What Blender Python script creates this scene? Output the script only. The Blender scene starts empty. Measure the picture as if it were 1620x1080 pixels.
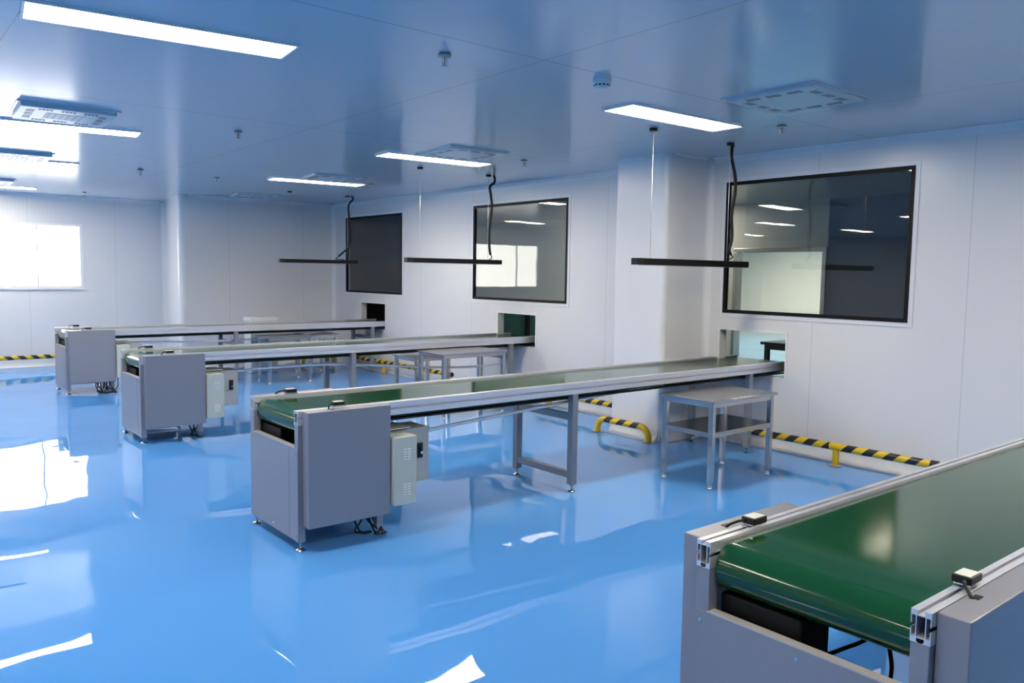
import bpy, bmesh, math, random
from mathutils import Vector, Matrix
random.seed(7)
scene = bpy.context.scene
COL = scene.collection
PI = math.pi
H = 2.5467            # ceiling height

# ------------------------------------------------------------------ materials
def nodes_of(name):
    m = bpy.data.materials.new(name); m.use_nodes = True
    nt = m.node_tree
    return m, nt, nt.nodes['Principled BSDF']

def simple(name, col, rough=.4, metal=0., spec=.5, noise=0., nscale=6., bump=0., bscale=200., coat=0.):
    m, nt, b = nodes_of(name)
    b.inputs['Base Color'].default_value = (*col, 1)
    b.inputs['Roughness'].default_value = rough
    b.inputs['Metallic'].default_value = metal
    b.inputs['Specular IOR Level'].default_value = spec
    b.inputs['Coat Weight'].default_value = coat
    b.inputs['Coat Roughness'].default_value = .08
    tc = nt.nodes.new('ShaderNodeTexCoord')
    if noise > 0:
        n = nt.nodes.new('ShaderNodeTexNoise'); n.inputs['Scale'].default_value = nscale
        n.inputs['Detail'].default_value = 4
        nt.links.new(tc.outputs['Object'], n.inputs['Vector'])
        mx = nt.nodes.new('ShaderNodeMix'); mx.data_type = 'RGBA'
        mx.inputs[6].default_value = (*[c*(1-noise) for c in col], 1)
        mx.inputs[7].default_value = (*[min(1, c*(1+noise)) for c in col], 1)
        nt.links.new(n.outputs['Fac'], mx.inputs[0])
        nt.links.new(mx.outputs[2], b.inputs['Base Color'])
    if bump > 0:
        n = nt.nodes.new('ShaderNodeTexNoise'); n.inputs['Scale'].default_value = bscale
        nt.links.new(tc.outputs['Object'], n.inputs['Vector'])
        bp = nt.nodes.new('ShaderNodeBump'); bp.inputs['Strength'].default_value = bump
        bp.inputs['Distance'].default_value = .002
        nt.links.new(n.outputs['Fac'], bp.inputs['Height'])
        nt.links.new(bp.outputs['Normal'], b.inputs['Normal'])
    return m

def math_node(nt, op, a, b=None, c=None):
    n = nt.nodes.new('ShaderNodeMath'); n.operation = op
    for i, v in enumerate((a, b, c)):
        if v is None: continue
        if isinstance(v, (int, float)): n.inputs[i].default_value = v
        else: nt.links.new(v, n.inputs[i])
    return n.outputs[0]

def seam_mask(nt, coord, period, offset, width):
    """1 on a thin line every `period` along coord"""
    s = math_node(nt, 'SUBTRACT', coord, offset)
    s = math_node(nt, 'DIVIDE', s, period)
    f = math_node(nt, 'FRACT', s)
    d = math_node(nt, 'ABSOLUTE', math_node(nt, 'SUBTRACT', f, .5))
    return math_node(nt, 'GREATER_THAN', d, .5 - width/period/2)

def wall_material(name, col, axis, offset, period=1.18, rough=.25):
    m, nt, b = nodes_of(name)
    tc = nt.nodes.new('ShaderNodeTexCoord'); sp = nt.nodes.new('ShaderNodeSeparateXYZ')
    nt.links.new(tc.outputs['Object'], sp.inputs[0])
    c = sp.outputs[axis]
    seam = seam_mask(nt, c, period, offset, .006)
    mx = nt.nodes.new('ShaderNodeMix'); mx.data_type = 'RGBA'
    mx.inputs[6].default_value = (*col, 1)
    mx.inputs[7].default_value = (*[k*.8 for k in col], 1)
    nt.links.new(seam, mx.inputs[0])
    nt.links.new(mx.outputs[2], b.inputs['Base Color'])
    # fine vertical rolling ribs of the sandwich panel
    w = math_node(nt, 'SINE', math_node(nt, 'MULTIPLY', c, 2*PI/.05))
    nz = nt.nodes.new('ShaderNodeTexNoise'); nz.inputs['Scale'].default_value = .8
    nt.links.new(tc.outputs['Object'], nz.inputs['Vector'])
    hgt = math_node(nt, 'MULTIPLY_ADD', nz.outputs['Fac'], 6., w)
    hgt = math_node(nt, 'MULTIPLY_ADD', seam, -3., hgt)
    bp = nt.nodes.new('ShaderNodeBump'); bp.inputs['Strength'].default_value = .35; bp.inputs['Distance'].default_value = .0006
    nt.links.new(hgt, bp.inputs['Height']); nt.links.new(bp.outputs['Normal'], b.inputs['Normal'])
    b.inputs['Roughness'].default_value = rough
    b.inputs['Specular IOR Level'].default_value = .5
    return m

def floor_material(name, col):
    m, nt, b = nodes_of(name)
    tc = nt.nodes.new('ShaderNodeTexCoord')
    n = nt.nodes.new('ShaderNodeTexNoise'); n.inputs['Scale'].default_value = .55; n.inputs['Detail'].default_value = 5
    nt.links.new(tc.outputs['Object'], n.inputs['Vector'])
    mx = nt.nodes.new('ShaderNodeMix'); mx.data_type = 'RGBA'
    mx.inputs[6].default_value = (*[c*.93 for c in col], 1); mx.inputs[7].default_value = (*[min(1, c*1.06) for c in col], 1)
    nt.links.new(n.outputs['Fac'], mx.inputs[0]); nt.links.new(mx.outputs[2], b.inputs['Base Color'])
    b.inputs['Roughness'].default_value = .012
    b.inputs['IOR'].default_value = 1.5
    b.inputs['Specular IOR Level'].default_value = .55
    mp = nt.nodes.new('ShaderNodeMapping'); nt.links.new(tc.outputs['Object'], mp.inputs[0])
    n2 = nt.nodes.new('ShaderNodeTexNoise'); n2.inputs['Scale'].default_value = 1.35; n2.inputs['Detail'].default_value = 1.2
    nt.links.new(mp.outputs[0], n2.inputs['Vector'])
    bp = nt.nodes.new('ShaderNodeBump'); bp.inputs['Strength'].default_value = 1.; bp.inputs['Distance'].default_value = FLOOR_BUMP
    nt.links.new(n2.outputs['Fac'], bp.inputs['Height']); nt.links.new(bp.outputs['Normal'], b.inputs['Normal'])
    return m
FLOOR_BUMP = .0085

def ceiling_material(name, col):
    m, nt, b = nodes_of(name)
    tc = nt.nodes.new('ShaderNodeTexCoord'); sp = nt.nodes.new('ShaderNodeSeparateXYZ')
    nt.links.new(tc.outputs['Object'], sp.inputs[0])
    s1 = seam_mask(nt, sp.outputs[0], 1.07*2, -1.25, .006)
    s2 = seam_mask(nt, sp.outputs[1], 2.62, 3.12, .008)
    s = math_node(nt, 'MAXIMUM', s1, s2)
    mx = nt.nodes.new('ShaderNodeMix'); mx.data_type = 'RGBA'
    mx.inputs[6].default_value = (*col, 1); mx.inputs[7].default_value = (*[k*.6 for k in col], 1)
    nt.links.new(s, mx.inputs[0]); nt.links.new(mx.outputs[2], b.inputs['Base Color'])
    b.inputs['Roughness'].default_value = .17
    b.inputs['IOR'].default_value = 1.5
    b.inputs['Specular IOR Level'].default_value = .5
    n2 = nt.nodes.new('ShaderNodeTexNoise'); n2.inputs['Scale'].default_value = 1.1; n2.inputs['Detail'].default_value = 2
    nt.links.new(tc.outputs['Object'], n2.inputs['Vector'])
    hgt = math_node(nt, 'MULTIPLY_ADD', s, -.4, n2.outputs['Fac'])
    bp = nt.nodes.new('ShaderNodeBump'); bp.inputs['Strength'].default_value = .5; bp.inputs['Distance'].default_value = .002
    nt.links.new(hgt, bp.inputs['Height']); nt.links.new(bp.outputs['Normal'], b.inputs['Normal'])
    return m

def glass_material(name, tint, ior=1.6, gain=1.0):
    m = bpy.data.materials.new(name); m.use_nodes = True
    nt = m.node_tree; nt.nodes.clear()
    out = nt.nodes.new('ShaderNodeOutputMaterial')
    tr = nt.nodes.new('ShaderNodeBsdfTransparent'); tr.inputs[0].default_value = (*tint, 1)
    gl = nt.nodes.new('ShaderNodeBsdfGlossy'); gl.inputs['Roughness'].default_value = .01
    fr = nt.nodes.new('ShaderNodeFresnel'); geo = nt.nodes.new('ShaderNodeNewGeometry')
    nt.links.new(math_node(nt, 'MULTIPLY_ADD', geo.outputs['Backfacing'], 1/ior-ior, ior), fr.inputs['IOR'])
    tc = nt.nodes.new('ShaderNodeTexCoord')
    nz = nt.nodes.new('ShaderNodeTexNoise'); nz.inputs['Scale'].default_value = 1.5
    nt.links.new(tc.outputs['Object'], nz.inputs['Vector'])
    bp = nt.nodes.new('ShaderNodeBump'); bp.inputs['Distance'].default_value = .002; bp.inputs['Strength'].default_value = .3
    nt.links.new(nz.outputs['Fac'], bp.inputs['Height']); nt.links.new(bp.outputs['Normal'], gl.inputs['Normal'])
    k = math_node(nt, 'MULTIPLY', fr.outputs[0], gain)
    mix = nt.nodes.new('ShaderNodeMixShader')
    nt.links.new(k, mix.inputs[0]); nt.links.new(tr.outputs[0], mix.inputs[1]); nt.links.new(gl.outputs[0], mix.inputs[2])
    nt.links.new(mix.outputs[0], out.inputs[0])
    return m

def emission_material(name, col, strength):
    m = bpy.data.materials.new(name); m.use_nodes = True
    nt = m.node_tree; nt.nodes.clear()
    out = nt.nodes.new('ShaderNodeOutputMaterial'); e = nt.nodes.new('ShaderNodeEmission')
    e.inputs[0].default_value = (*col, 1); e.inputs[1].default_value = strength
    nt.links.new(e.outputs[0], out.inputs[0])
    return m

def stripe_material(name, axis, period=.165, slant=1.0):
    """black and yellow diagonal tape wound round a pipe running along `axis` (object space)"""
    m, nt, b = nodes_of(name)
    tc = nt.nodes.new('ShaderNodeTexCoord'); sp = nt.nodes.new('ShaderNodeSeparateXYZ')
    nt.links.new(tc.outputs['Object'], sp.inputs[0])
    t = math_node(nt, 'MULTIPLY_ADD', sp.outputs[2], slant, sp.outputs[axis])
    f = math_node(nt, 'FRACT', math_node(nt, 'DIVIDE', t, period))
    g = math_node(nt, 'GREATER_THAN', f, .5)
    mx = nt.nodes.new('ShaderNodeMix'); mx.data_type = 'RGBA'
    mx.inputs[6].default_value = (.72, .47, .02, 1); mx.inputs[7].default_value = (.012, .012, .016, 1)
    nt.links.new(g, mx.inputs[0]); nt.links.new(mx.outputs[2], b.inputs['Base Color'])
    b.inputs['Roughness'].default_value = .28
    return m

def belt_material(name):
    m, nt, b = nodes_of(name)
    tc = nt.nodes.new('ShaderNodeTexCoord')
    b.inputs['Base Color'].default_value = (.0065, .060, .017, 1)
    b.inputs['Roughness'].default_value = .11
    b.inputs['IOR'].default_value = 1.5
    mp = nt.nodes.new('ShaderNodeMapping'); mp.inputs['Scale'].default_value = (60, 1.0, 1)
    nt.links.new(tc.outputs['Object'], mp.inputs[0])
    n = nt.nodes.new('ShaderNodeTexNoise'); n.inputs['Scale'].default_value = 1.; n.inputs['Detail'].default_value = 1
    nt.links.new(mp.outputs[0], n.inputs['Vector'])
    bp = nt.nodes.new('ShaderNodeBump'); bp.inputs['Strength'].default_value = .25; bp.inputs['Distance'].default_value = .00015
    nt.links.new(n.outputs['Fac'], bp.inputs['Height']); nt.links.new(bp.outputs['Normal'], b.inputs['Normal'])
    return m

M = {}
M['floor'] = floor_material('epoxy_floor', (.092, .328, .775))
M['ceiling'] = ceiling_material('ceiling_panel', (.55, .585, .63))
WALLC = (.74, .735, .74)
M['wall_y'] = wall_material('white_panel_along_y', WALLC, 1, 2.40)
M['wall_x'] = wall_material('white_panel_along_x', WALLC, 0, -2.9)
M['trim'] = simple('white_aluminium_trim', (.76, .76, .77), .3, noise=.02)
M['alu'] = simple('anodised_aluminium', (.80, .80, .83), .38, .7, noise=.04, nscale=30)
M['alu_dark'] = simple('shadow_gap', (.03, .03, .035), .6, noise=.1)
M['steel'] = simple('stainless_steel', (.50, .50, .50), .2, 1., noise=.12, nscale=9)
M['steel_top'] = simple('brushed_steel_top', (.47, .46, .45), .25, .95, noise=.18, nscale=12)
M['paint'] = simple('grey_powder_coat', (.29, .295, .325), .36, .3, noise=.03, nscale=40, bump=.05)
M['paint_leg'] = simple('grey_leg_paint', (.25, .26, .285), .4, .3, noise=.03, nscale=20)
M['lip'] = simple('galvanised_edge', (.62, .60, .58), .4, .5, noise=.06, nscale=30)
M['belt'] = belt_material('green_pvc_belt')
M['black'] = simple('black_plastic', (.007, .007, .008), .42, spec=.35, noise=.15)
M['black_metal'] = simple('black_lamp_housing', (.005, .0045, .005), .5, spec=.25, noise=.1, nscale=20)
M['rubber'] = simple('black_cable', (.006, .006, .007), .5, spec=.3, noise=.1)
M['cream'] = simple('cream_enamel', (.56, .58, .50), .38, noise=.03, nscale=20)
M['cream_dark'] = simple('grey_enamel', (.42, .43, .40), .4, noise=.03, nscale=20)
M['white'] = simple('white_plastic', (.82, .82, .82), .4, noise=.02)
M['sensor_top'] = simple('sensor_cap', (.74, .76, .66), .4, noise=.03, nscale=30)
M['yellow'] = simple('yellow_enamel', (.70, .44, .015), .3, noise=.08, nscale=10)
M['stripe_y'] = stripe_material('hazard_stripe_along_y', 1)
M['stripe_x'] = stripe_material('hazard_stripe_along_x', 0)
M['glass'] = glass_material('tinted_glass', (.82, .835, .81), 1.62, 1.25)
M['glass_clear'] = glass_material('window_glass', (.95, .96, .96), 1.5)
M['gasket'] = simple('black_gasket', (.004, .004, .005), .5, spec=.2, noise=.1)
LED = 33.
M['led'] = emission_material('led_diffuser', (1., .885, .715), LED)
M['led_off'] = simple('unlit_diffuser', (.85, .87, .90), .35, noise=.01)
M['led_room'] = emission_material('led_diffuser_back_room', (1., .95, .84), 140.)
M['led_near'] = emission_material('led_diffuser_next_room', (1., .95, .88), 22.)
M['white_wire'] = simple('steel_wire', (.75, .75, .75), .35, .6, noise=.02)
M['dark_table'] = simple('dark_table_laminate', (.03, .035, .035), .35, noise=.1)
M['chrome'] = simple('chrome', (.75, .75, .76), .12, 1., noise=.03)
M['bulb'] = simple('red_glass_bulb', (.35, .05, .04), .2, noise=.05)
M['vent_panel'] = simple('white_vent_panel', (.56, .58, .60), .3, noise=.02)
def pattern(name, dots):
    m, nt, b = nodes_of(name)
    tc = nt.nodes.new('ShaderNodeTexCoord'); sp = nt.nodes.new('ShaderNodeSeparateXYZ')
    nt.links.new(tc.outputs['Object'], sp.inputs[0])
    if dots:
        fx = [math_node(nt, 'SUBTRACT', math_node(nt, 'FRACT', math_node(nt, 'DIVIDE', sp.outputs[k], .04)), .5) for k in (0, 1)]
        g = math_node(nt, 'LESS_THAN', math_node(nt, 'ADD', math_node(nt, 'POWER', fx[0], 2.), math_node(nt, 'POWER', fx[1], 2.)), .05)
    else:
        f = math_node(nt, 'FRACT', math_node(nt, 'DIVIDE', math_node(nt, 'ADD', sp.outputs[0], .042), .0227))
        g = math_node(nt, 'LESS_THAN', f, .62)
    mx = nt.nodes.new('ShaderNodeMix'); mx.data_type = 'RGBA'
    mx.inputs[6].default_value = (.56, .58, .60, 1); mx.inputs[7].default_value = (.02, .02, .025, 1)
    nt.links.new(g, mx.inputs[0]); nt.links.new(mx.outputs[2], b.inputs['Base Color'])
    b.inputs['Roughness'].default_value = .4
    return m
M['slot_stripes'] = pattern('vent_slots', False)
M['perforation'] = pattern('vent_perforation', True)
M['floor_room'] = floor_material('grey_blue_room_floor', (.06, .19, .29))
M['partition'] = simple('partition_panel', (.74, .76, .72), .4, noise=.03, nscale=1.2)
M['green_cab'] = simple('dark_green_enamel', (.05, .16, .145), .35, noise=.05)
M['wall_far'] = simple('back_room_wall', (.76, .73, .64), .4, noise=.03, nscale=1.2)
M['wall_dim'] = simple('back_room_unlit_wall', (.075, .08, .09), .45, noise=.03, nscale=1.2)  # lack of light in the back room put into the base colour
M['gold_alu'] = simple('door_jamb_aluminium', (.78, .76, .70), .25, .8, noise=.05)

# ------------------------------------------------------------------ mesh helpers
def new(): return bmesh.new()

def box(bm, x0, x1, y0, y1, z0, z1, bev=0., seg=2):
    t = bmesh.new()
    vs = [t.verts.new((x, y, z)) for x in (x0, x1) for y in (y0, y1) for z in (z0, z1)]
    for f in ((0,1,3,2), (4,6,7,5), (0,4,5,1), (2,3,7,6), (0,2,6,4), (1,5,7,3)):
        t.faces.new([vs[i] for i in f])
    if bev > 0:
        bmesh.ops.bevel(t, geom=t.edges[:], offset=bev, segments=seg, affect='EDGES', profile=.5)
    me = bpy.data.meshes.new('tmp'); t.to_mesh(me); t.free()
    bm.from_mesh(me); bpy.data.meshes.remove(me)

def tube(bm, pts, r, n=12, cap=True, closed=False):
    pts = [Vector(p) for p in pts]
    rs = r if isinstance(r, (list, tuple)) else [r]*len(pts)
    rings = []; ref = None
    for i, p in enumerate(pts):
        a = pts[max(0, i-1)]; b = pts[min(len(pts)-1, i+1)]
        d = (b-a).normalized()
        if ref is None:
            ref = Vector((0, 0, 1)) if abs(d.z) < .9 else Vector((1, 0, 0))
        u = (ref - d*ref.dot(d)).normalized(); v = d.cross(u); ref = u
        rings.append([bm.verts.new(p + (u*math.cos(2*PI*k/n) + v*math.sin(2*PI*k/n))*rs[i]) for k in range(n)])
    for a, b in zip(rings, rings[1:]):
        for k in range(n):
            f = bm.faces.new((a[k], a[(k+1) % n], b[(k+1) % n], b[k])); f.smooth = True
    if cap:
        bm.faces.new(rings[0][::-1]); bm.faces.new(rings[-1])

def smooth_path(pts, sub=6):
    """Catmull-Rom through pts"""
    P = [Vector(p) for p in pts]; P = [P[0]*2-P[1]] + P + [P[-1]*2-P[-2]]
    out = []
    for i in range(1, len(P)-2):
        for k in range(sub):
            t = k/sub
            a, b, c, d = P[i-1], P[i], P[i+1], P[i+2]
            out.append(.5*((2*b) + (c-a)*t + (2*a-5*b+4*c-d)*t*t + (3*b-a-3*c+d)*t**3))
    out.append(P[-2]); return out

def lathe(bm, prof, c=(0, 0, 0), n=24):
    """prof: list of (r, z)"""
    cx, cy, cz = c; rings = []
    for r, z in prof:
        rings.append([bm.verts.new((cx+r*math.cos(2*PI*k/n), cy+r*math.sin(2*PI*k/n), cz+z)) for k in range(n)])
    for a, b in zip(rings, rings[1:]):
        for k in range(n):
            f = bm.faces.new((a[k], a[(k+1) % n], b[(k+1) % n], b[k])); f.smooth = True
    bm.faces.new(rings[0][::-1]); bm.faces.new(rings[-1])

def obj(name, bm, mat, parent=None, loc=None):
    bmesh.ops.remove_doubles(bm, verts=bm.verts[:], dist=1e-6)
    bmesh.ops.recalc_face_normals(bm, faces=bm.faces[:])
    for e in bm.edges:
        if len(e.link_faces) == 2 and e.calc_face_angle(0) > .6: e.smooth = False
    me = bpy.data.meshes.new(name); bm.to_mesh(me); bm.free()
    me.materials.append(M[mat] if isinstance(mat, str) else mat)
    o = bpy.data.objects.new(name, me); COL.objects.link(o)
    if parent is not None: o.parent = parent
    if loc is not None: o.location = loc
    return o

def thing(name, label, cat, loc=(0, 0, 0), rz=0., group=None):
    o = bpy.data.objects.new(name, None); COL.objects.link(o)
    o.empty_display_size = .1
    o.location = loc; o.rotation_euler = (0, 0, rz)
    o['label'] = label; o['category'] = cat
    if group: o['group'] = group
    return o

def struct(name, bm, mat, parent=None):
    o = obj(name, bm, mat, parent)
    if parent is None: o['kind'] = 'structure'
    return o

def copy_tree(o, parent=None):
    c = o.copy(); COL.objects.link(c)
    if parent is not None: c.parent = parent
    for ch in list(o.children): copy_tree(ch, c)
    return c

def dup(root, loc, label, rz=None):
    c = copy_tree(root); c.location = loc; c['label'] = label
    if rz is not None: c.rotation_euler = (0, 0, rz)
    return c

# ------------------------------------------------------------------ room shell
XL, YF, YB = -14.5, -5.0, 13.72      # opposite wall, wall behind the camera, back wall

bm = new(); box(bm, XL, .0, YF, YB, -.08, 0); struct('floor', bm, 'floor')
bm = new(); box(bm, XL, .0, YF, YB, H, H+.08); struct('ceiling', bm, 'ceiling')

def holed_wall(name, mat, fixed_axis, p0, p1, a0, a1, z0, z1, holes):
    """wall slab between p0 and p1 on fixed_axis (0: X const, 1: Y const), spanning a0..a1, with rectangular holes (a, b, za, zb)"""
    A = sorted({a0, a1, *[h[0] for h in holes], *[h[1] for h in holes]})
    Z = sorted({z0, z1, *[h[2] for h in holes], *[h[3] for h in holes]})
    bm = new(); cache = {}
    def v(p, a, z):
        k = (p, round(a, 5), round(z, 5))
        if k not in cache: cache[k] = bm.verts.new((p, a, z) if fixed_axis == 0 else (a, p, z))
        return cache[k]
    def solid(i, j):
        if i < 0 or j < 0 or i >= len(A)-1 or j >= len(Z)-1: return False
        ca, cz = (A[i]+A[i+1])/2, (Z[j]+Z[j+1])/2
        return not any(h[0] < ca < h[1] and h[2] < cz < h[3] for h in holes)
    for i in range(len(A)-1):
        for j in range(len(Z)-1):
            if not solid(i, j): continue
            for p in (p0, p1):
                bm.faces.new((v(p, A[i], Z[j]), v(p, A[i+1], Z[j]), v(p, A[i+1], Z[j+1]), v(p, A[i], Z[j+1])))
            if not solid(i-1, j): bm.faces.new((v(p0, A[i], Z[j]), v(p1, A[i], Z[j]), v(p1, A[i], Z[j+1]), v(p0, A[i], Z[j+1])))
            if not solid(i+1, j): bm.faces.new((v(p0, A[i+1], Z[j]), v(p1, A[i+1], Z[j]), v(p1, A[i+1], Z[j+1]), v(p0, A[i+1], Z[j+1])))
            if not solid(i, j-1): bm.faces.new((v(p0, A[i], Z[j]), v(p1, A[i], Z[j]), v(p1, A[i+1], Z[j]), v(p0, A[i+1], Z[j])))
            if not solid(i, j+1): bm.faces.new((v(p0, A[i], Z[j+1]), v(p1, A[i], Z[j+1]), v(p1, A[i+1], Z[j+1]), v(p0, A[i+1], Z[j+1])))
    return struct(name, bm, mat)

WZ0, WZ1 = 1.156, 2.32
WIN = [(2.803, 4.466), (6.531, 8.271), (9.975, 11.661)]
# hatch openings the conveyors run through: (near, far, bottom, top)
HATCH = [(3.812, 4.49, .63, 1.007), (7.05, 7.76, .63, 1.007), (10.45, 11.176, .63, 1.007), (.60, 1.44, .63, 1.007)]
holed_wall('wall_right', 'wall_y', 0, 0., .07, YF, 15., 0, H, [(a, b, WZ0, WZ1) for a, b in WIN] + HATCH)
BW = (-5.85, -3.36, 1.165, 2.13)
holed_wall('wall_back', 'wall_x', 1, YB, YB+.08, XL, 0., 0, H, [BW])
bm = new(); box(bm, XL-.08, XL, YF, YB, 0, H); struct('wall_left', bm, 'wall_y')
bm = new(); box(bm, XL, 0, YF-.08, YF, 0, H); struct('wall_front', bm, 'wall_x')

def pier(name, x0, x1, y0, y1, r, mat, corners, xb=None):
    """box pier with rounded vertical corners (subset of 'a' = x0,y0; 'b' = x0,y1)"""
    bm = new(); ring = []
    def arc(cx, cy, a0, a1):
        for k in range(9):
            a = a0 + (a1-a0)*k/8
            ring.append((cx+r*math.cos(a), cy+r*math.sin(a)))
    if 'a' in corners: arc(x0+r, y0+r, 1.5*PI, PI)
    else: ring.append((x0, y0))
    if 'b' in corners: arc(x0+r, y1-r, PI, .5*PI)
    else: ring.append((x0 if xb is None else xb, y1))
    ring += [(x1, y1), (x1, y0)]
    lo = [bm.verts.new((x, y, 0)) for x, y in ring]; hi = [bm.verts.new((x, y, H)) for x, y in ring]
    n = len(ring)
    for k in range(n):
        f = bm.faces.new((lo[k], lo[(k+1) % n], hi[(k+1) % n], hi[k]))
        dx = Vector(ring[k])-Vector(ring[(k+1) % n])
        f.smooth = dx.length < r*.5
    bm.faces.new(lo); bm.faces.new(hi[::-1])
    return struct(name, bm, mat)
pier('wall_column', -.60, -.0005, 4.66, 5.27, .045, 'trim', 'ab')
pier('wall_bulkhead', -2.44, -.0005, 12.07, YB-.0005, .09, 'wall_x', 'a', xb=-2.17)

# concave cove strips where walls meet
def cove_v(name, x, y, sx, sy, r=.055):
    bm = new(); ring = [(x, y)]
    for k in range(9):
        a = PI/2*k/8
        ring.append((x+sx*(r-r*math.sin(a)), y+sy*(r-r*math.cos(a))))
    lo = [bm.verts.new((p[0], p[1], 0)) for p in ring]; hi = [bm.verts.new((p[0], p[1], H)) for p in ring]
    n = len(ring)
    for k in range(n):
        f = bm.faces.new((lo[k], lo[(k+1) % n], hi[(k+1) % n], hi[k])); f.smooth = 0 < k < n-1
    bm.faces.new(lo); bm.faces.new(hi[::-1])
    return struct(name, bm, 'trim')
cove_v('trim_1', -.001, 4.659, -1, -1)
cove_v('trim_2', -.001, 12.069, -1, -1)
cove_v('trim_3', -2.171, YB-.001, -1, -1)
cove_v('trim_9', -.001, 5.271, -1, 1)

def cove_h(name, p0, p1, nx, ny, z, sz, r=.05):
    """cove along the line p0-p1 at height z; (nx, ny) points into the room; sz = 1 floor, -1 ceiling"""
    bm = new(); prof = [(0, 0)]
    for k in range(7):
        a = PI/2*k/6
        prof.append((r-r*math.sin(a), r-r*math.cos(a)))
    A = [bm.verts.new((p0[0]+nx*d, p0[1]+ny*d, z+sz*h)) for d, h in prof]
    B = [bm.verts.new((p1[0]+nx*d, p1[1]+ny*d, z+sz*h)) for d, h in prof]
    n = len(prof)
    for k in range(n):
        f = bm.faces.new((A[k], A[(k+1) % n], B[(k+1) % n], B[k])); f.smooth = 0 < k < n-1
    bm.faces.new(A); bm.faces.new(B[::-1])
    return struct(name, bm, 'trim')
cove_h('trim_4', (-.001, YF), (-.001, 4.6), -1, 0, H-.001, -1)
cove_h('trim_5', (-.001, 5.33), (-.001, 12.0), -1, 0, H-.001, -1)
cove_h('trim_6', (XL, YB-.001), (-2.24, YB-.001), 0, -1, H-.001, -1)
cove_h('trim_7', (-2.3, 12.069), (-.06, 12.069), 0, -1, H-.001, -1)
cove_h('trim_8', (-.53, 4.659), (-.06, 4.659), 0, -1, H-.001, -1, .03)

def base_profile(name, p0, p1, nx, ny, h=.10, d=.055):
    """rounded white skirting"""
    bm = new()
    prof = [(0, 0), (d, 0), (d, .012)]
    for k in range(1, 8):
        a = PI/2*k/8
        prof.append((d - (d-.006)*math.sin(a)*.98, .012 + (h-.012)*(1-math.cos(a))))
    prof += [(.006, h), (0, h)]
    A = [bm.verts.new((p0[0]+nx*q, p0[1]+ny*q, z)) for q, z in prof]
    B = [bm.verts.new((p1[0]+nx*q, p1[1]+ny*q, z)) for q, z in prof]
    n = len(prof)
    for k in range(n):
        f = bm.faces.new((A[k], A[(k+1) % n], B[(k+1) % n], B[k])); f.smooth = 2 <= k <= 9
    bm.faces.new(A); bm.faces.new(B[::-1])
    return struct(name, bm, 'trim')
base_profile('baseboard_right', (-.001, YF), (-.001, 4.655), -1, 0)
base_profile('baseboard_right_far', (-.001, 5.275), (-.001, 12.065), -1, 0)
base_profile('baseboard_column', (-.601, 4.68), (-.601, 5.25), -1, 0)
base_profile('baseboard_column_side', (-.58, 4.659), (-.06, 4.659), 0, -1)
base_profile('baseboard_bulkhead', (-2.30, 12.069), (-.06, 12.069), 0, -1)
base_profile('baseboard_back', (XL, YB-.001), (-2.19, YB-.001), 0, -1)

# hatch linings
for i, (a, b, z0, z1) in enumerate(HATCH[:3]):
    bm = new()
    t = .014
    box(bm, -.006, .09, a-t, a+.004, z0-.0, z1+t); box(bm, -.006, .09, b-.004, b+t, z0, z1+t)
    box(bm, -.006, .09, a+.004, b-.004, z1-.004, z1+t)
    struct('trim_%d' % (10+i), bm, 'trim')

# interior observation windows in the right wall
for i, (a, b) in enumerate(WIN):
    bm = new(); t = .028; e = .0
    f = .03
    box(bm, -.012, .02, a, b, WZ0, WZ0+f); box(bm, -.012, .02, a, b, WZ1-f, WZ1)
    box(bm, -.012, .02, a, a+f, WZ0+f, WZ1-f); box(bm, -.012, .02, b-f, b, WZ0+f, WZ1-f)
    w = struct('window_%d' % (i+1), bm, 'gasket')
    bm = new(); box(bm, .002, .010, a+.012, b-.012, WZ0+.012, WZ1-.012)
    obj('pane', bm, 'glass', w)
    bm = new()
    o = .034
    box(bm, -.008, -.0005, a-o, b+o, WZ1, WZ1+o); box(bm, -.008, -.0005, a-o, b+o, WZ0-o, WZ0)
    box(bm, -.008, -.0005, a-o, a, WZ0, WZ1); box(bm, -.008, -.0005, b, b+o, WZ0, WZ1)
    obj('trim', bm, 'trim', w)

# daylight window in the back wall
bm = new(); x0, x1, z0, z1 = BW; f = .035
box(bm, x0, x1, YB+.005, YB+.05, z0, z0+f); box(bm, x0, x1, YB+.005, YB+.05, z1-f, z1)
box(bm, x0, x0+f, YB+.005, YB+.05, z0+f, z1-f); box(bm, x1-f, x1, YB+.005, YB+.05, z0+f, z1-f)
box(bm, -3.975, -3.955, YB+.005, YB+.05, z0+f, z1-f); box(bm, -5.23, -5.21, YB+.005, YB+.05, z0+f, z1-f)
w = struct('window_4', bm, 'white')
bm = new(); box(bm, x0+f, x1-f, YB+.024, YB+.030, z0+f, z1-f); obj('pane', bm, 'glass_clear', w)
bm = new(); box(bm, x0-.03, x1+.03, YB-.02, YB+.004, z0-.02, z0); obj('sill', bm, 'trim', w)

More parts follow.
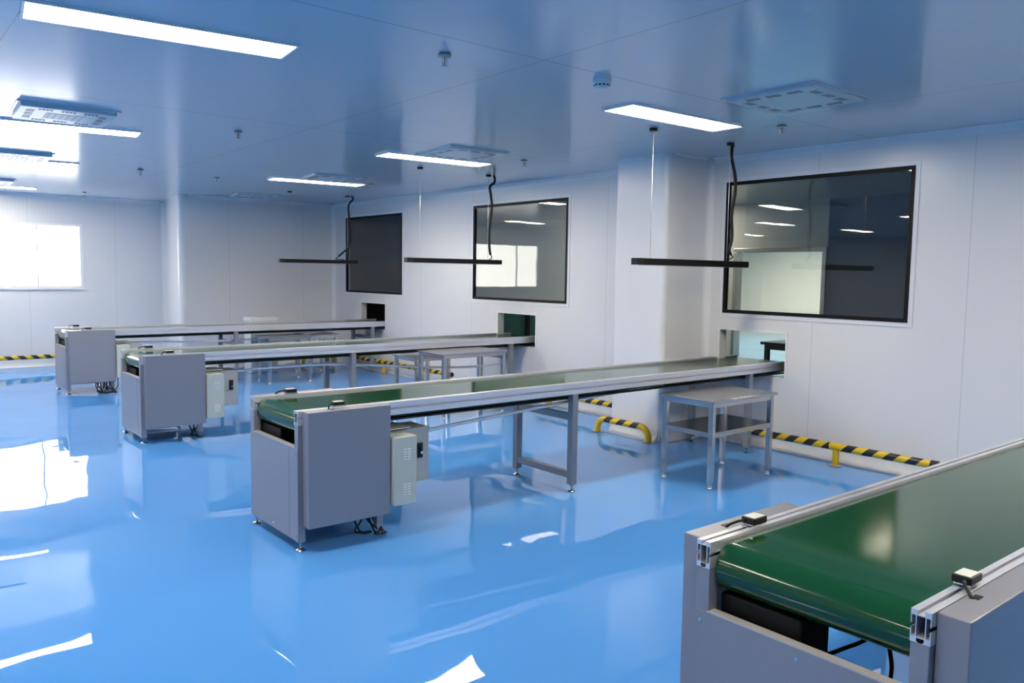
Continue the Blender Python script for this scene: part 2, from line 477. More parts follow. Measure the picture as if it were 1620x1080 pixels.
# rooms behind the observation windows
XR = 4.10
bm = new(); box(bm, .07, 13., -2., 15., -.08, 0); struct('floor_back_room', bm, 'floor_room')
bm = new(); box(bm, .07, 13., -2., 15., H, H+.08); struct('ceiling_back_room', bm, 'ceiling')
DOOR = (5.80, 7.28, 0., 1.90)
holed_wall('wall_back_room', 'wall_far', 0, XR, XR+.1, DOOR[0], 15., 0, H, [(DOOR[0]-.01, *DOOR[1:])])
bm = new(); box(bm, XR, XR+.1, -2., DOOR[0], 0, H); struct('wall_back_room_unlit', bm, 'wall_dim')  # unlit stretch of the same wall, its darkness painted in
bm = new(); a, b, _, zt = DOOR
box(bm, XR-.03, XR+.12, a, a+.06, 0, zt-.06, .004); box(bm, XR-.03, XR+.12, b-.06, b, 0, zt-.06, .004); box(bm, XR-.03, XR+.12, a, b, zt-.06, zt, .004)
struct('door_1', bm, 'gold_alu')
bm = new(); box(bm, 12.9, 13., -2, 15, 0, H); struct('wall_far_room', bm, 'wall_far')
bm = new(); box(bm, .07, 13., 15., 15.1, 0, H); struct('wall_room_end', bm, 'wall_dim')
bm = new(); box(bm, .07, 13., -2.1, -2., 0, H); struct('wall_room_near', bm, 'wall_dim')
bm = new(); box(bm, .071, XR-.001, 8.9, 9.0, 0, H); struct('wall_partition', bm, 'partition')
t = thing('cabinet', 'dark green cabinet in the next room, seen through the third conveyor hatch', 'cabinet', (.35, 8.33, 0))
bm = new(); box(bm, 0, 1.9, .02, .50, .06, 1.02, .004); obj('body', bm, 'green_cab', t)
for x in (0., .60, 1.22, 1.84):
    bm = new(); box(bm, x, x+.06, 0, .0195, .06, 1.02, .003); obj('upright', bm, 'black', t)
bm = new(); box(bm, -.02, 1.92, -.01, .52, 1.0205, 1.05, .003); obj('top', bm, 'black', t)
bm = new(); box(bm, .03, 1.87, .05, .47, 0, .0595); obj('plinth', bm, 'black', t)

# ------------------------------------------------------------------ ceiling lights
def make_light(label, mat, loc, rz, L=1.10, Wd=.25, group='long ceiling light panels'):
    t = thing('ceiling_light', label, 'light', (loc[0], loc[1], H), rz, group)
    bm = new(); e = .012
    for (xa, xb, ya, yb) in ((-L/2-e, L/2+e, -Wd/2-e, -Wd/2), (-L/2-e, L/2+e, Wd/2, Wd/2+e), (-L/2-e, -L/2, -Wd/2, Wd/2), (L/2, L/2+e, -Wd/2, Wd/2)):
        box(bm, xa, xb, ya, yb, -.014, -.0005)
    obj('frame', bm, 'white', t)
    bm = new(); box(bm, -L/2, L/2, -Wd/2, Wd/2, -.010, -.001); obj('diffuser', bm, mat, t)
    return t
D = math.radians
LIGHTS = [
 ((-4.98, 3.88), -6.5, 'lit ceiling panel nearest the camera, large at the upper left corner', 'led'),
 ((-1.77, 3.61), -1, 'lit ceiling panel above the suspended bar nearest the camera', 'led'),
 ((-1.81, 6.45), -4, 'lit ceiling panel in front of the vented outlet by the middle wall window', 'led'),
 ((-1.75, 9.06), -6, 'small lit ceiling panel before the farthest hanging bar', 'led'),
 ((-4.85, 7.02), -8, 'lit ceiling panel just below the thick vented outlet at the left edge', 'led'),
 ((-4.80, 9.52), -5, 'lit ceiling panel behind the second vented outlet at the left edge', 'led'),
 ((-4.66, 12.80), -9, 'lit ceiling panel at the left edge closest to the bright window', 'led'),
 ((-1.67, 12.0), -10, 'unlit ceiling panel close to the back wall', 'led_off'),
]
for (x, y), a, lab, mt in LIGHTS: make_light(lab, mt, (x, y), D(a))
proto = None
for (x, y) in [(-1.77, .75), (-1.1, -.9), (-4.95, .75)] + [(xx, yy) for xx in (-8.1, -11.3) for yy in (3.7, 6.4, 9.2, 12.)]:  # the second panel is off the grid, added to brighten the right wall
    if proto is None:
        proto = make_light('long lit ceiling panel in the part of the room beside and behind the camera', 'led', (x, y), 0)
        proto['group'] = 'ceiling panels outside the picture'
    else: dup(proto, (x, y, H), proto['label'])
# back room lamps
t = make_light('lit ceiling panel in the far room seen through the doorway glass', 'led_room', (7.2, 7.5), D(0), group='back room ceiling panels')
make_light('added ceiling panel, hidden from view, lighting the room right behind the observation windows', 'led_near', (3.3, 7.85), 0, group='back room ceiling panels')  # added lamp, kept out of sight, to brighten the door wall and partition
for (x, y) in ((7.2, 10.8), (10.3, 8.2), (10.3, 11.5), (7.2, 4.2)): dup(t, (x, y, H), 'lit ceiling panel in the far room behind the observation windows')
for o in COL.objects:
    if o.get('label') == 'lit ceiling panel in the far room seen through the doorway glass': o['label'] = 'lit ceiling panel in the far room behind the observation windows'

# ------------------------------------------------------------------ ceiling air outlets
def make_outlet(label, loc, rz, S=.57, drop=.022):
    t = thing('ceiling_air_outlet', label, 'air vent', (loc[0], loc[1], H), rz, 'square ceiling air outlets')
    h = S/2
    bm = new(); box(bm, -h, h, -h, h, -drop, -.0005, .006); obj('panel', bm, 'vent_panel', t)
    bm = new(); e = .022
    for (xa, xb, ya, yb) in ((-h-e, h+e, -h-e, -h), (-h-e, h+e, h, h+e), (-h-e, -h, -h, h), (h, h+e, -h, h)):
        box(bm, xa, xb, ya, yb, -.008, -.0004)
    obj('rim', bm, 'ceiling', t)
    for s in range(4):
        for g in (-.135, 0., .135):
            a = s*PI/2; y = -h+.068
            bm = new(); box(bm, -.042, .042, -.0225, .0225, -.0015, .0005)
            o = obj('slot_grille', bm, 'slot_stripes', t, (g*math.cos(a)-y*math.sin(a), g*math.sin(a)+y*math.cos(a), -drop))
            o.rotation_euler = (0, 0, a)
    if drop < .03: return t
    bm = new(); box(bm, -.12, .12, -.12, .12, -.0012, .0004); obj('perforated_plate', bm, 'perforation', t, (0, 0, -drop))
    return t
make_outlet('square ceiling vent with slotted edges above the nearest wall window', (-1.73, 2.75), D(0))
make_outlet('square ceiling vent behind the lit panel by the middle wall window', (-1.87, 5.93), D(-4))
make_outlet('small square ceiling vent behind the farthest lit panel of the right row', (-1.82, 8.55), D(-8))
make_outlet('square ceiling vent beside the unlit panel at the back wall', (-1.62, 11.32), D(-12))
make_outlet('thick square ceiling vent at the left edge, nearest of the left row', (-4.93, 6.40), D(-3), drop=.032)
make_outlet('square ceiling vent at the left edge, second of the left row', (-4.86, 9.08), D(-3), drop=.032)
make_outlet('square ceiling vent at the left edge, closest to the bright window', (-4.78, 11.95), D(-3), drop=.032)

# ------------------------------------------------------------------ sprinklers, smoke detector
def make_sprinkler(label, loc):
    t = thing('ceiling_sprinkler', label, 'sprinkler', (loc[0], loc[1], H), 0, 'pendent ceiling sprinklers')
    bm = new(); lathe(bm, [(.020, -.0005), (.030, -.004), (.034, -.010), (.030, -.013), (.012, -.013)], n=20); obj('rosette', bm, 'paint', t)
    bm = new(); lathe(bm, [(.011, -.0125), (.011, -.024), (.007, -.026)], n=12)
    for s in (-1, 1): tube(bm, [(s*.008, 0, -.02), (s*.015, 0, -.032), (s*.013, 0, -.046), (.002*s, 0, -.056)], .0028, 8)
    obj('frame_arms', bm, 'chrome', t)
    bm = new(); tube(bm, [(0, 0, -.026), (0, 0, -.05)], .0032, 8); obj('glass_bulb', bm, 'bulb', t)
    bm = new(); lathe(bm, [(.004, -.052), (.006, -.058), (.019, -.059), (.019, -.061), (.004, -.061)], n=16); obj('deflector', bm, 'paint', t)
    return t
SPR = [((-3.83, 3.36), 'pendent sprinkler nearest the camera, high in the middle of the ceiling'),
       ((-3.76, 6.26), 'pendent sprinkler left of the long seam, in line with the thick left vent'),
       ((-3.64, 9.43), 'pendent sprinkler on the far left ceiling, third of its row'),
       ((-1.01, 3.29), 'pendent sprinkler over the nearest wall window'),
       ((-1.17, 5.91), 'pendent sprinkler right of the vent by the middle wall window'),
       ((-1.15, 8.84), 'pendent sprinkler right of the small far vent'),
       ((-3.49, 12.87), 'tiny pendent sprinkler right above the bright back window wall'),
       ((-2.78, 9.53), 'pendent sprinkler near the unlit panel and back bulkhead')]
sp0 = make_sprinkler(SPR[0][1], SPR[0][0])
for (x, y), lab in SPR[1:]: dup(sp0, (x, y, H), lab)

t = thing('smoke_detector', 'round white smoke detector on the ceiling above the lit panel', 'smoke detector', (-2.89, 3.21, H))
bm = new(); lathe(bm, [(.05, -.0005), (.052, -.006), (.052, -.014), (.046, -.016)], n=32); obj('base', bm, 'white', t)
bm = new(); lathe(bm, [(.045, -.0155), (.047, -.022), (.042, -.036), (.032, -.046), (.014, -.048)], n=32); obj('body', bm, 'white', t)
bm = new()
for k in range(12):
    a = 2*PI*k/12; tb = new(); box(tb, .0385, .0445, -.007, .007, -.036, -.029)
    bmesh.ops.transform(tb, matrix=Matrix.Rotation(a, 4, 'Z'), verts=tb.verts[:])
    me = bpy.data.meshes.new('t'); tb.to_mesh(me); tb.free(); bm.from_mesh(me); bpy.data.meshes.remove(me)
obj('intake_slots', bm, 'black', t)

# ------------------------------------------------------------------ suspended bars
def make_bar(label, xa, xb, y, z, wires, cable, tail):
    t = thing('hanging_light_bar', label, 'hanging light', ((xa+xb)/2, y, z), 0, 'black suspended bars')
    ox, oz = (xa+xb)/2, z; L = (xb-xa)/2
    bm = new(); box(bm, -L+.07, L-.0, -.03, .03, -.024, .024, .003); obj('housing', bm, 'black_metal', t)
    bm = new(); box(bm, -L, -L+.07, -.0305, .0305, -.0245, .0245, .003); o = obj('end_cap', bm, 'black', t)
    bm = new(); box(bm, -L+.08, L-.01, -.024, .024, -.027, -.0235); obj('lens', bm, 'paint', t)
    for wx in wires:
        bm = new(); tube(bm, [(wx-ox, 0, .024), (wx-ox, 0, H-oz-.012)], .0022, 6); obj('suspension_wire', bm, 'white_wire', t)
        bm = new(); lathe(bm, [(.008, H-oz-.022), (.03, H-oz-.02), (.03, H-oz-.0005)], (wx-ox, 0, 0), 20); obj('ceiling_mount', bm, 'black', t)
    bm = new(); tube(bm, smooth_path([(x-ox, dy, zz-oz) for x, dy, zz in cable], 6), .0135, 10); obj('power_cable', bm, 'rubber', t)
    bm = new(); tube(bm, smooth_path([(x-ox, dy, zz-oz) for x, dy, zz in tail], 6), .005, 8); obj('cable_tail', bm, 'rubber', t)
    return t
make_bar('black suspended bar nearest the camera, hanging before the big wall window', -1.73, -.365, 3.99, 1.583, (-1.56, -.63),
         [(-.60, .0, H-.02), (-.585, .02, H-.03), (-.60, .01, 2.44), (-.60, 0, 2.40), (-.555, 0, 2.28), (-.55, 0, 2.15), (-.585, 0, 1.98), (-.57, 0, 1.80), (-.60, 0, 1.70), (-.58, 0, 1.66)],
         [(-.58, 0, 1.665), (-.55, 0, 1.64), (-.60, 0, 1.62), (-.66, 0, 1.612)])
make_bar('black suspended bar at the middle, hanging before the window with the bright reflection', -1.75, -.52, 7.07, 1.605, (-1.58, -.70),
         [(-.63, 0, H-.001), (-.615, 0, 2.52), (-.62, 0, 2.47), (-.68, 0, 2.42), (-.665, 0, 2.33), (-.65, 0, 2.2), (-.68, 0, 1.95), (-.675, 0, 1.75), (-.66, 0, 1.68)],
         [(-.66, 0, 1.685), (-.64, 0, 1.65), (-.68, 0, 1.63)])
make_bar('black suspended bar farthest away, its cable bent sideways before the dark window', -1.64, -.47, 10.45, 1.612, (-1.48, -.62),
         [(-.56, 0, H-.001), (-.53, 0, 2.52), (-.54, 0, 2.49), (-.60, 0, 2.41), (-.595, 0, 2.25), (-.585, 0, 2.0), (-.60, 0, 1.83), (-.67, 0, 1.76), (-.76, 0, 1.69)],
         [(-.755, 0, 1.694), (-.79, 0, 1.665), (-.80, 0, 1.65), (-.72, 0, 1.645), (-.66, 0, 1.637)])

# ------------------------------------------------------------------ belt conveyors
ZT, RW, RH, W = .75, .045, .075, .635
def rail_mesh(L, v0, flip):
    """T-slot aluminium profile, hollow at the front end; length along +x"""
    w, h = RW, RH; s, d, l = .005, .011, .0022    # half slot width, slot depth, lip
    def pts_side(a, b, nrm, slots, uc):
        # walk from a to b, with undercut slots at given distances
        a = Vector(a); b = Vector(b); n = Vector(nrm); t = (b-a).normalized(); out = [a]
        for q in slots:
            c = a + t*q
            out += [c - t*s, c - t*s - n*l, c - t*uc - n*l, c - t*uc - n*d, c + t*uc - n*d, c + t*uc - n*l, c + t*s - n*l, c + t*s]
        return out
    poly = []
    poly += pts_side((0, 0), (w, 0), (0, -1), [w/2], .0085)
    poly += pts_side((w, 0), (w, h), (1, 0), [h*.5], .024)
    poly += pts_side((w, h), (0, h), (0, 1), [w/2], .0085)
    poly += pts_side((0, h), (0, 0), (-1, 0), [h*.5], .024)
    bm = new()
    fr = [bm.verts.new((0, v0+p.x, ZT-RH+p.y)) for p in poly]
    bk = [bm.verts.new((L, v0+p.x, ZT-RH+p.y)) for p in poly]
    n = len(poly)
    for k in range(n): bm.faces.new((fr[k], fr[(k+1) % n], bk[(k+1) % n], bk[k]))
    inner = [(w*.5-.0095, h*.5-.0245), (w*.5+.0095, h*.5-.0245), (w*.5+.0095, h*.5+.0245), (w*.5-.0095, h*.5+.0245)]
    f2 = [bm.verts.new((0, v0+x, ZT-RH+y)) for x, y in inner]; b2 = [bm.verts.new((.18, v0+x, ZT-RH+y)) for x, y in inner]
    for k in range(4): bm.faces.new((f2[k], b2[k], b2[(k+1) % 4], f2[(k+1) % 4]))
    bm.faces.new(b2)
    ed = [bm.edges.get((fr[k], fr[(k+1) % n])) for k in range(n)] + [bm.edges.get((f2[k], f2[(k+1) % 4])) for k in range(4)]
    bmesh.ops.triangle_fill(bm, use_beauty=True, edges=ed)
    bm.faces.new(bk)
    return bm

def belt_mesh(L):
    R, cx, cz = .066, .083, .671
    path = [(L, .737), (2.4, .737), (1.2, .737), (.6, .737), (.3, .737)]
    for k in range(17):
        a = PI/2 + PI*k/16
        path.append((cx+R*math.cos(a), cz+R*math.sin(a)))
    path += [(.22, .607), (.30, .617), (.38, .650), (.46, .655), (1.2, .655), (2.4, .655), (L, .655)]
    for k in range(1, 8):
        a = -PI/2 + PI*k/8
        path.append((L+.041*math.cos(a), .696+.041*math.sin(a)))
    bm = new(); v0, v1 = RW+.006, W-RW-.006
    th = .004; n = len(path)
    def nrm(k):
        a = Vector(path[(k-1) % n]); b = Vector(path[(k+1) % n]); t = (b-a).normalized()
        return Vector((-t.y, t.x))     # points inwards for this winding
    inn = [Vector(path[k])+nrm(k)*th for k in range(n)]
    o0 = [bm.verts.new((p[0], v0, p[1])) for p in path]; o1 = [bm.verts.new((p[0], v1, p[1])) for p in path]
    i0 = [bm.verts.new((p[0], v0, p[1])) for p in inn]; i1 = [bm.verts.new((p[0], v1, p[1])) for p in inn]
    for k in range(n):
        j = (k+1) % n
        f = bm.faces.new((o0[k], o0[j], o1[j], o1[k])); f.smooth = True
        f = bm.faces.new((i0[k], i1[k], i1[j], i0[j])); f.smooth = True
        bm.faces.new((o0[k], i0[k], i0[j], o0[j])); bm.faces.new((o1[k], o1[j], i1[j], i1[k]))
    return bm

def foot_obj(parent, x, y, ztop):
    bm = new()
    lathe(bm, [(.026, 0), (.027, .004), (.020, .010), (.010, .014)], (x, y, 0), 16)
    tube(bm, [(x, y, .012), (x, y, ztop+.01)], .0055, 8)
    lathe(bm, [(.012, ztop-.012), (.012, ztop-.004)], (x, y, 0), 6)
    return obj('levelling_foot', bm, 'steel', parent)

def sensor(parent, u, v, out):
    """photo sensor on a bracket over a rail; out = -1 near rail, 1 far rail"""
    bm = new(); box(bm, u-.032, u+.032, v-.023, v+.023, ZT+.010, ZT+.029, .003); s = obj('optical_sensor', bm, 'black', parent)
    bm = new(); box(bm, u-.027, u+.027, v-.019, v+.019, ZT+.0285, ZT+.031, .001); obj('sensor_cap', bm, 'sensor_top', s)
    bm = new(); box(bm, u-.040, u+.044, v-.012, v+.016, ZT+.0005, ZT+.004); box(bm, u-.030, u+.036, v-.016, v+.018, ZT+.0065, ZT+.0098)
    box(bm, u+.010, u+.022, v-.012, v+.012, ZT+.003, ZT+.009)
    obj('sensor_bracket', bm, 'chrome', s)
    bm = new(); tube(bm, smooth_path([(u-.03, v+out*.008, ZT+.019), (u-.054, v+out*.016, ZT+.019), (u-.072, v+out*.034, ZT+.008), (u-.078, v+out*.044, ZT-.004)], 5), .0042, 8)
    obj('sensor_cable', bm, 'rubber', s)

def make_conveyor(label, loc, L, conduit_pts, tangle, wobble=0.):
    t = thing('belt_conveyor', label, 'conveyor', loc, wobble, 'green belt conveyors')
    obj('belt', belt_mesh(L-.045), 'belt', t)
    for v in (0, W-RW): obj('side_rail', rail_mesh(L, v, v > 0), 'alu', t)
    bm = new(); tube(bm, [(.083, RW+.002, .671), (.083, W-RW-.002, .671)], .0605, 28); r = obj('drum', bm, 'steel', t)
    # drive station
    bm = new(); box(bm, -.002, .0005, .0, W, .055, .552); p = obj('front_panel', bm, 'paint', t)
    bm = new(); box(bm, -.002, .030, RW*.9, W-RW*.9, .5525, .556); obj('panel_lip', bm, 'lip', p)
    for vv in (.02, W*.5, W-.02):
        for zz in (.085, .525):
            bm = new(); tube(bm, [(-.0022, vv, zz), (-.0045, vv, zz)], .0045, 8); obj('screw', bm, 'chrome', p)
    bm = new(); box(bm, -.0032, -.0022, .105, .108, .06, .548); obj('seam', bm, 'paint_leg', p)
    for v in (0, W-RW):
        for u in (.001, .47):
            bm = new(); box(bm, u, u+.04, v+.001, v+RW-.001, .05, ZT-RH-.0005, .002); o = obj('post', bm, 'paint', t)
            foot_obj(o, u+.02, v+RW/2, .05)
    bm = new(); box(bm, .025, .515, -.072, -.0005, .135, ZT-.001, .003); c = obj('side_cover', bm, 'paint', t)
    bm = new(); box(bm, .17, .20, -.030, -.012, ZT-.0012, ZT+.0003); obj('cable_hole', bm, 'black', c)
    bm = new(); box(bm, .020, .535, W+.0005, W+.062, .135, ZT-.001, .003); c = obj('side_cover', bm, 'paint', t)
    bm = new(); box(bm, .155, .185, W+.02, W+.036, ZT-.0012, ZT+.0003); obj('cable_hole', bm, 'black', c)
    bm = new(); box(bm, .05, .19, .335, W-RW-.002, .10, .602, .008); obj('motor_housing', bm, 'black_metal', t)
    bm = new(); box(bm, .04, .50, .005, W-.005, .118, .126); obj('shade_plate', bm, 'paint_leg', t)  # unseen plate added to deepen the shadow on the floor below
    # leg frames
    for u in (2.0, 4.03):
        legs = []
        for v in (0., W-.05):
            bm = new(); box(bm, u-.025, u+.025, v, v+.05, .05, ZT-RH-.0005, .003); o = obj('leg', bm, 'paint_leg', t); legs.append(o)
            foot_obj(o, u, v+.025, .05)
        for z in (.115, .515):
            bm = new(); box(bm, u-.02, u+.02, .0495, W-.0495, z-.022, z+.022, .002); obj('crossbar', bm, 'paint_leg', t)
    # control box
    bm = new(); box(bm, .53, .845, .045, .25, .255, .575, .004); cb = obj('control_box', bm, 'cream_dark', t)
    bm = new(); box(bm, .522, .668, -.098, .046, .178, .566, .004); d = obj('inverter_housing', bm, 'cream', cb)
    for zc in (.265, .465):
        bm = new()
        for cx in (.592, .618):
            for k in range(5):
                z = zc - .028 + .014*k
                box(bm, cx-.011, cx+.011, -.1025, -.0975, z-.003, z+.003, .001)
        obj('louvre', bm, 'white', d)
    bm = new(); box(bm, .762, .800, .037, .0455, .395, .485, .004); tube(bm, [(.781, .039, .455), (.781, .028, .455)], .011, 12); box(bm, .774, .788, .022, .03, .415, .462, .003)
    obj('lock_handle', bm, 'black', cb)
    bm = new(); tube(bm, [(.781, .0225, .43), (.781, .016, .43)], .009, 10); obj('key_cylinder', bm, 'chrome', cb)
    bm = new(); box(bm, .50, .70, .02, .22, .585, .592); box(bm, .5, .505, .02, .22, .592, .655); obj('box_bracket', bm, 'cream', cb)
    bm = new(); tube(bm, smooth_path(conduit_pts, 5), .0115, 10); obj('conduit', bm, 'alu', t)
    for i, pts in enumerate(tangle):
        bm = new(); tube(bm, smooth_path(pts, 6), .0055, 8); obj('floor_cable', bm, 'rubber', t)
    # black sheet standing in for the shade under the belt's return run
    bm = new(); box(bm, .55, L-.06, RW+.002, W-RW-.002, .635, .645); obj('underside_shade', bm, 'black', t)
    return t

def tangle(seed, n, u0=.30, v0=-.02, spread=.12):
    r = random.Random(seed); out = []
    for i in range(n):
        x, y = u0+r.uniform(0, spread), v0+r.uniform(-.03, .06)
        out.append([(x, y+.06, .20), (x+r.uniform(-.05, .05), y+.03, .10), (x+r.uniform(-.03, .05), y, .012), (x+r.uniform(.02, .12), y-r.uniform(0, .05), .008), (x+r.uniform(.0, .16), y+.04, .009), (x+.08, y+.10, .06), (x+.09, y+.12, .18)])
    return out

c3 = [(.55, .085, .60), (.62, .085, .53), (.97, .085, .55), (1.46, .085, .58), (2.05, .085, .615), (2.66, .085, .645), (3.0, .085, .655)]
c2 = [(.55, .085, .60), (.66, .085, .555), (1.12, .085, .57), (1.5, .085, .57), (1.82, .085, .56), (2.33, .085, .52), (2.92, .085, .465), (3.6, .085, .43), (3.95, .085, .45)]
c1 = [(.55, .1, .60), (.68, .1, .58), (1.2, .1, .565), (1.66, .1, .55), (2.4, .1, .56), (3.0, .1, .60), (3.4, .1, .65)]
make_conveyor('long green belt conveyor in the foreground, cropped by the right edge', (-4.325, .739, 0), 4.62, c3, [[(.215, .50, .43), (.225, .43, .43), (.225, .39, .44), (.225, .35, .46), (.225, .31, .49), (.23, .27, .52), (.25, .23, .56), (.29, .20, .60)], [(.24, .21, .59), (.225, .19, .53), (.225, .183, .49), (.225, .185, .44), (.235, .2, .25), (.25, .22, .008)]])
make_conveyor('long green belt conveyor in the middle of the room, second from the camera', (-4.357, 3.915, 0), 4.66, c3, tangle(3, 3, .36, .05))
make_conveyor('long green belt conveyor third from the camera, ending below the window with the bright reflection', (-4.271, 7.186, 0), 4.50, c2, tangle(5, 2, .36, .05))
make_conveyor('long belt conveyor farthest away, ending below the dark window', (-4.225, 10.466, 0), 4.42, c1, tangle(8, 7, .33, -.06, .16))
# sensors belong to each conveyor
for o in [o for o in COL.objects if o.name.startswith('belt_conveyor')]:
    sensor(o, .245, .026, -1)
    sensor(o, .232, W-.026, 1)

# ------------------------------------------------------------------ steel work tables
def make_table(label, loc, lx, ly, h, shelf=.40, group='stainless work tables', top='steel_top'):
    t = thing('work_table', label, 'table', loc, 0, group)
    bm = new(); box(bm, -.02, lx+.02, -.02, ly+.02, h-.018, h, .003); obj('table_top', bm, top, t)
    for y in (0, ly-.038):
        bm = new(); box(bm, .038, lx-.038, y+.004, y+.034, h-.052, h-.0185); obj('apron', bm, 'steel', t)
    for x in (0, lx-.038):
        bm = new(); box(bm, x+.004, x+.034, .038, ly-.038, h-.052, h-.0185); obj('apron', bm, 'steel', t)
    for x in (0, lx-.038):
        for y in (0, ly-.038):
            bm = new(); box(bm, x, x+.038, y, y+.038, .035, h-.0185, .004); l = obj('leg', bm, 'steel', t)
            bm = new(); lathe(bm, [(.016, 0), (.018, .006), (.014, .014), (.014, .036)], (x+.019, y+.019, 0), 14); obj('foot', bm, 'chrome', l)
    if shelf:
        bm = new(); box(bm, .002, lx-.002, .039, ly-.039, shelf-.006, shelf, .001); box(bm, .039, lx-.039, .002, ly-.002, shelf-.0062, shelf-.0002)
        for y in (.003, ly-.033): box(bm, .038, lx-.038, y, y+.03, shelf-.036, shelf-.0065)
        for x in (.003, lx-.033): box(bm, x, x+.03, .038, ly-.038, shelf-.036, shelf-.0065)
        obj('shelf', bm, 'steel_top', t)
    return t
make_table('steel two-tier table beside the second conveyor, under the nearest wall window', (-1.555, 3.385, 0), .74, .45, .625)
make_table('steel two-tier table beside the third conveyor, before its wall hatch', (-1.535, 6.69, 0), .80, .46, .665, .33)
make_table('steel table beside the farthest conveyor, before the grey bulkhead', (-1.97, 10.03, 0), .60, .40, .62, .34)
make_table('narrow steel stand tucked under the third conveyor', (-1.46, 7.315, 0), .45, .455, .575, .0)
make_table('narrow dark steel stand tucked under the farthest conveyor', (-1.16, 10.53, 0), .42, .50, .585, .3)

# white box standing behind the farthest conveyor
t = thing('storage_box', 'pale white box standing on the floor behind the farthest conveyor', 'box', (-1.50, 11.45, 0))
bm = new(); box(bm, -.20, .20, -.13, .13, 0, .745, .008); obj('body', bm, 'white', t)
bm = new(); box(bm, -.207, .207, -.137, .137, .7455, .80, .006); obj('lid', bm, 'white', t)
bm = new(); box(bm, -.14, .14, -.132, -.1295, .60, .612); box(bm, -.14, .14, -.132, -.1295, .57, .582); obj('slots', bm, 'black', t)

# dark table in the room behind the hatch
t = thing('desk', 'dark table standing in the next room, seen through the nearest wall hatch', 'table', (1.5, 4.0, 0))
bm = new(); box(bm, 0, .9, 0, 1.06, .755, .785, .003); obj('table_top', bm, 'dark_table', t)
for x in (.03, .83):
    for y in (.03, .98):
        bm = new(); box(bm, x, x+.045, y, y+.045, 0, .7045); obj('leg', bm, 'dark_table', t)
for x in (.03, .84):
    bm = new(); box(bm, x, x+.03, .03, 1.025, .705, .7545); obj('apron', bm, 'dark_table', t)

# ------------------------------------------------------------------ hazard guard rails
def guard(label, axis, fixed, a0, a1, z, posts, bend0=False, bend1=False, r=.03, cap=True):
    """striped pipe on yellow posts; local origin at its start on the floor, runs along +axis"""
    L = a1-a0
    loc = (fixed, a0, 0) if axis == 1 else (a0, fixed, 0)
    t = thing('guard_rail', label, 'guard rail', loc, 0, 'striped floor guard rails')
    P = (lambda a, z: (0, a, z)) if axis == 1 else (lambda a, z: (a, 0, z))
    bm = new(); s0 = .10 if bend0 else 0; s1 = L-.10 if bend1 else L
    tube(bm, [P(s0+(s1-s0)*k/8, z) for k in range(9)], r, 20)
    obj('striped_pipe', bm, 'stripe_y' if axis == 1 else 'stripe_x', t)
    def end(a, sgn):
        bm = new(); pts = [P(a-sgn*.10*0+sgn*.0, z)]
        pts = [P(a + sgn*.10*math.sin(q*PI/16), z-.10*(1-math.cos(q*PI/16))) for q in range(9)]
        pts = pts + [P(a+sgn*.10, .012)] if z-.10 > .02 else [p for p in pts if p[2] > .015] + [P(a+sgn*.10, .012)]
        tube(bm, pts, r, 18); o = obj('bent_end', bm, 'yellow', t)
        bm = new(); lathe(bm, [(.055, 0), (.055, .010), (r+.002, .014)], P(a+sgn*.10, 0), 24); obj('foot_plate', bm, 'steel', o)
    if bend0: end(s0, -1)
    elif cap:
        bm = new(); tube(bm, [P(-.035, z), P(.012, z)], r+.0025, 20); obj('end_cap', bm, 'black', t)
    if bend1: end(s1, 1)
    for p in posts:
        bm = new(); tube(bm, [P(p-a0, .008), P(p-a0, z-r*.8)], .026, 18); tube(bm, [P(p-a0-.045, z), P(p-a0+.045, z)], r+.002, 20); o = obj('post', bm, 'yellow', t)
        bm = new(); lathe(bm, [(.05, 0), (.05, .008), (.028, .012)], P(p-a0, 0), 20); obj('foot_plate', bm, 'paint', o)
    return t
guard('long yellow and black guard pipe along the wall under the nearest wall window', 1, -.15, 2.50, 4.42, .155, (3.24,))
guard('short arched yellow and black guard before the wall column', 1, -.70, 4.70, 5.33, .135, (), True, True)
guard('yellow and black guard pipe along the wall behind the column', 1, -.15, 5.36, 6.80, .16, (6.62,))
guard('yellow and black guard pipe along the wall between the third conveyor and the back corner', 1, -.115, 8.6, 11.25, .16, (9.35, 10.3))
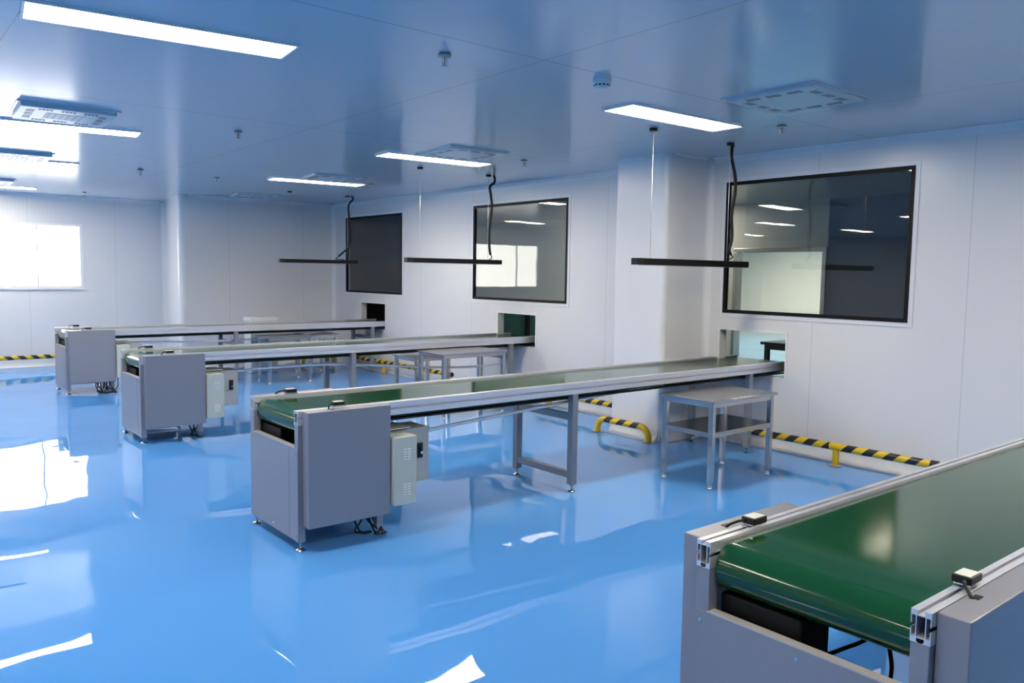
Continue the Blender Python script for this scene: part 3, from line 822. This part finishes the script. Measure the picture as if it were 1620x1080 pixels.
guard('short arched yellow and black guard near the back corner', 0, 11.72, -.72, -.20, .15, (), True, True)
guard('yellow and black guard pipe along the back wall under the bright window', 0, 13.48, -6.5, -2.62, .17, (-4.9, -3.2))

# ------------------------------------------------------------------ light from outside
wd = bpy.data.worlds.new('world'); scene.world = wd; wd.use_nodes = True
bg = wd.node_tree.nodes['Background']; bg.inputs[0].default_value = (1., .97, .92, 1); bg.inputs[1].default_value = 6.
pl = bpy.data.lights.new('window_daylight', 'AREA'); pl.shape = 'RECTANGLE'; pl.size = BW[1]-BW[0]; pl.size_y = BW[3]-BW[2]
pl.cycles.is_portal = True
po = bpy.data.objects.new('window_daylight', pl); COL.objects.link(po)
po.location = ((BW[0]+BW[1])/2, YB+.09, (BW[2]+BW[3])/2); po.rotation_euler = (-PI/2, 0, 0)

# ------------------------------------------------------------------ camera
cam = bpy.data.cameras.new('camera'); co = bpy.data.objects.new('camera', cam); COL.objects.link(co)
yaw, pitch, roll, f = D(39.3413), D(4.7918), D(.8269), 1278.81
R0 = Vector((math.cos(yaw), -math.sin(yaw), 0)); F = Vector((math.sin(yaw)*math.cos(pitch), math.cos(yaw)*math.cos(pitch), -math.sin(pitch)))
U0 = R0.cross(F)
Rr = R0*math.cos(roll) + U0*math.sin(roll); U = U0*math.cos(roll) - R0*math.sin(roll)
mat = Matrix((Rr, U, -F)).transposed().to_4x4(); mat.translation = (-6.1318, .0005, 1.4803)
co.matrix_world = mat
cam.sensor_width = 36; cam.lens = f/1620*36; cam.clip_start = .05; cam.clip_end = 200
scene.camera = co

scene.view_settings.view_transform = 'Standard'; scene.view_settings.look = 'None'
scene.view_settings.exposure = .55; scene.view_settings.gamma = 1
scene.view_settings.use_curve_mapping = False
cy = scene.cycles
cy.max_bounces = 10; cy.diffuse_bounces = 5; cy.glossy_bounces = 6; cy.transparent_max_bounces = 12; cy.transmission_bounces = 6
cy.caustics_reflective = False; cy.caustics_refractive = False
cy.sample_clamp_indirect = 6; cy.use_denoising = True
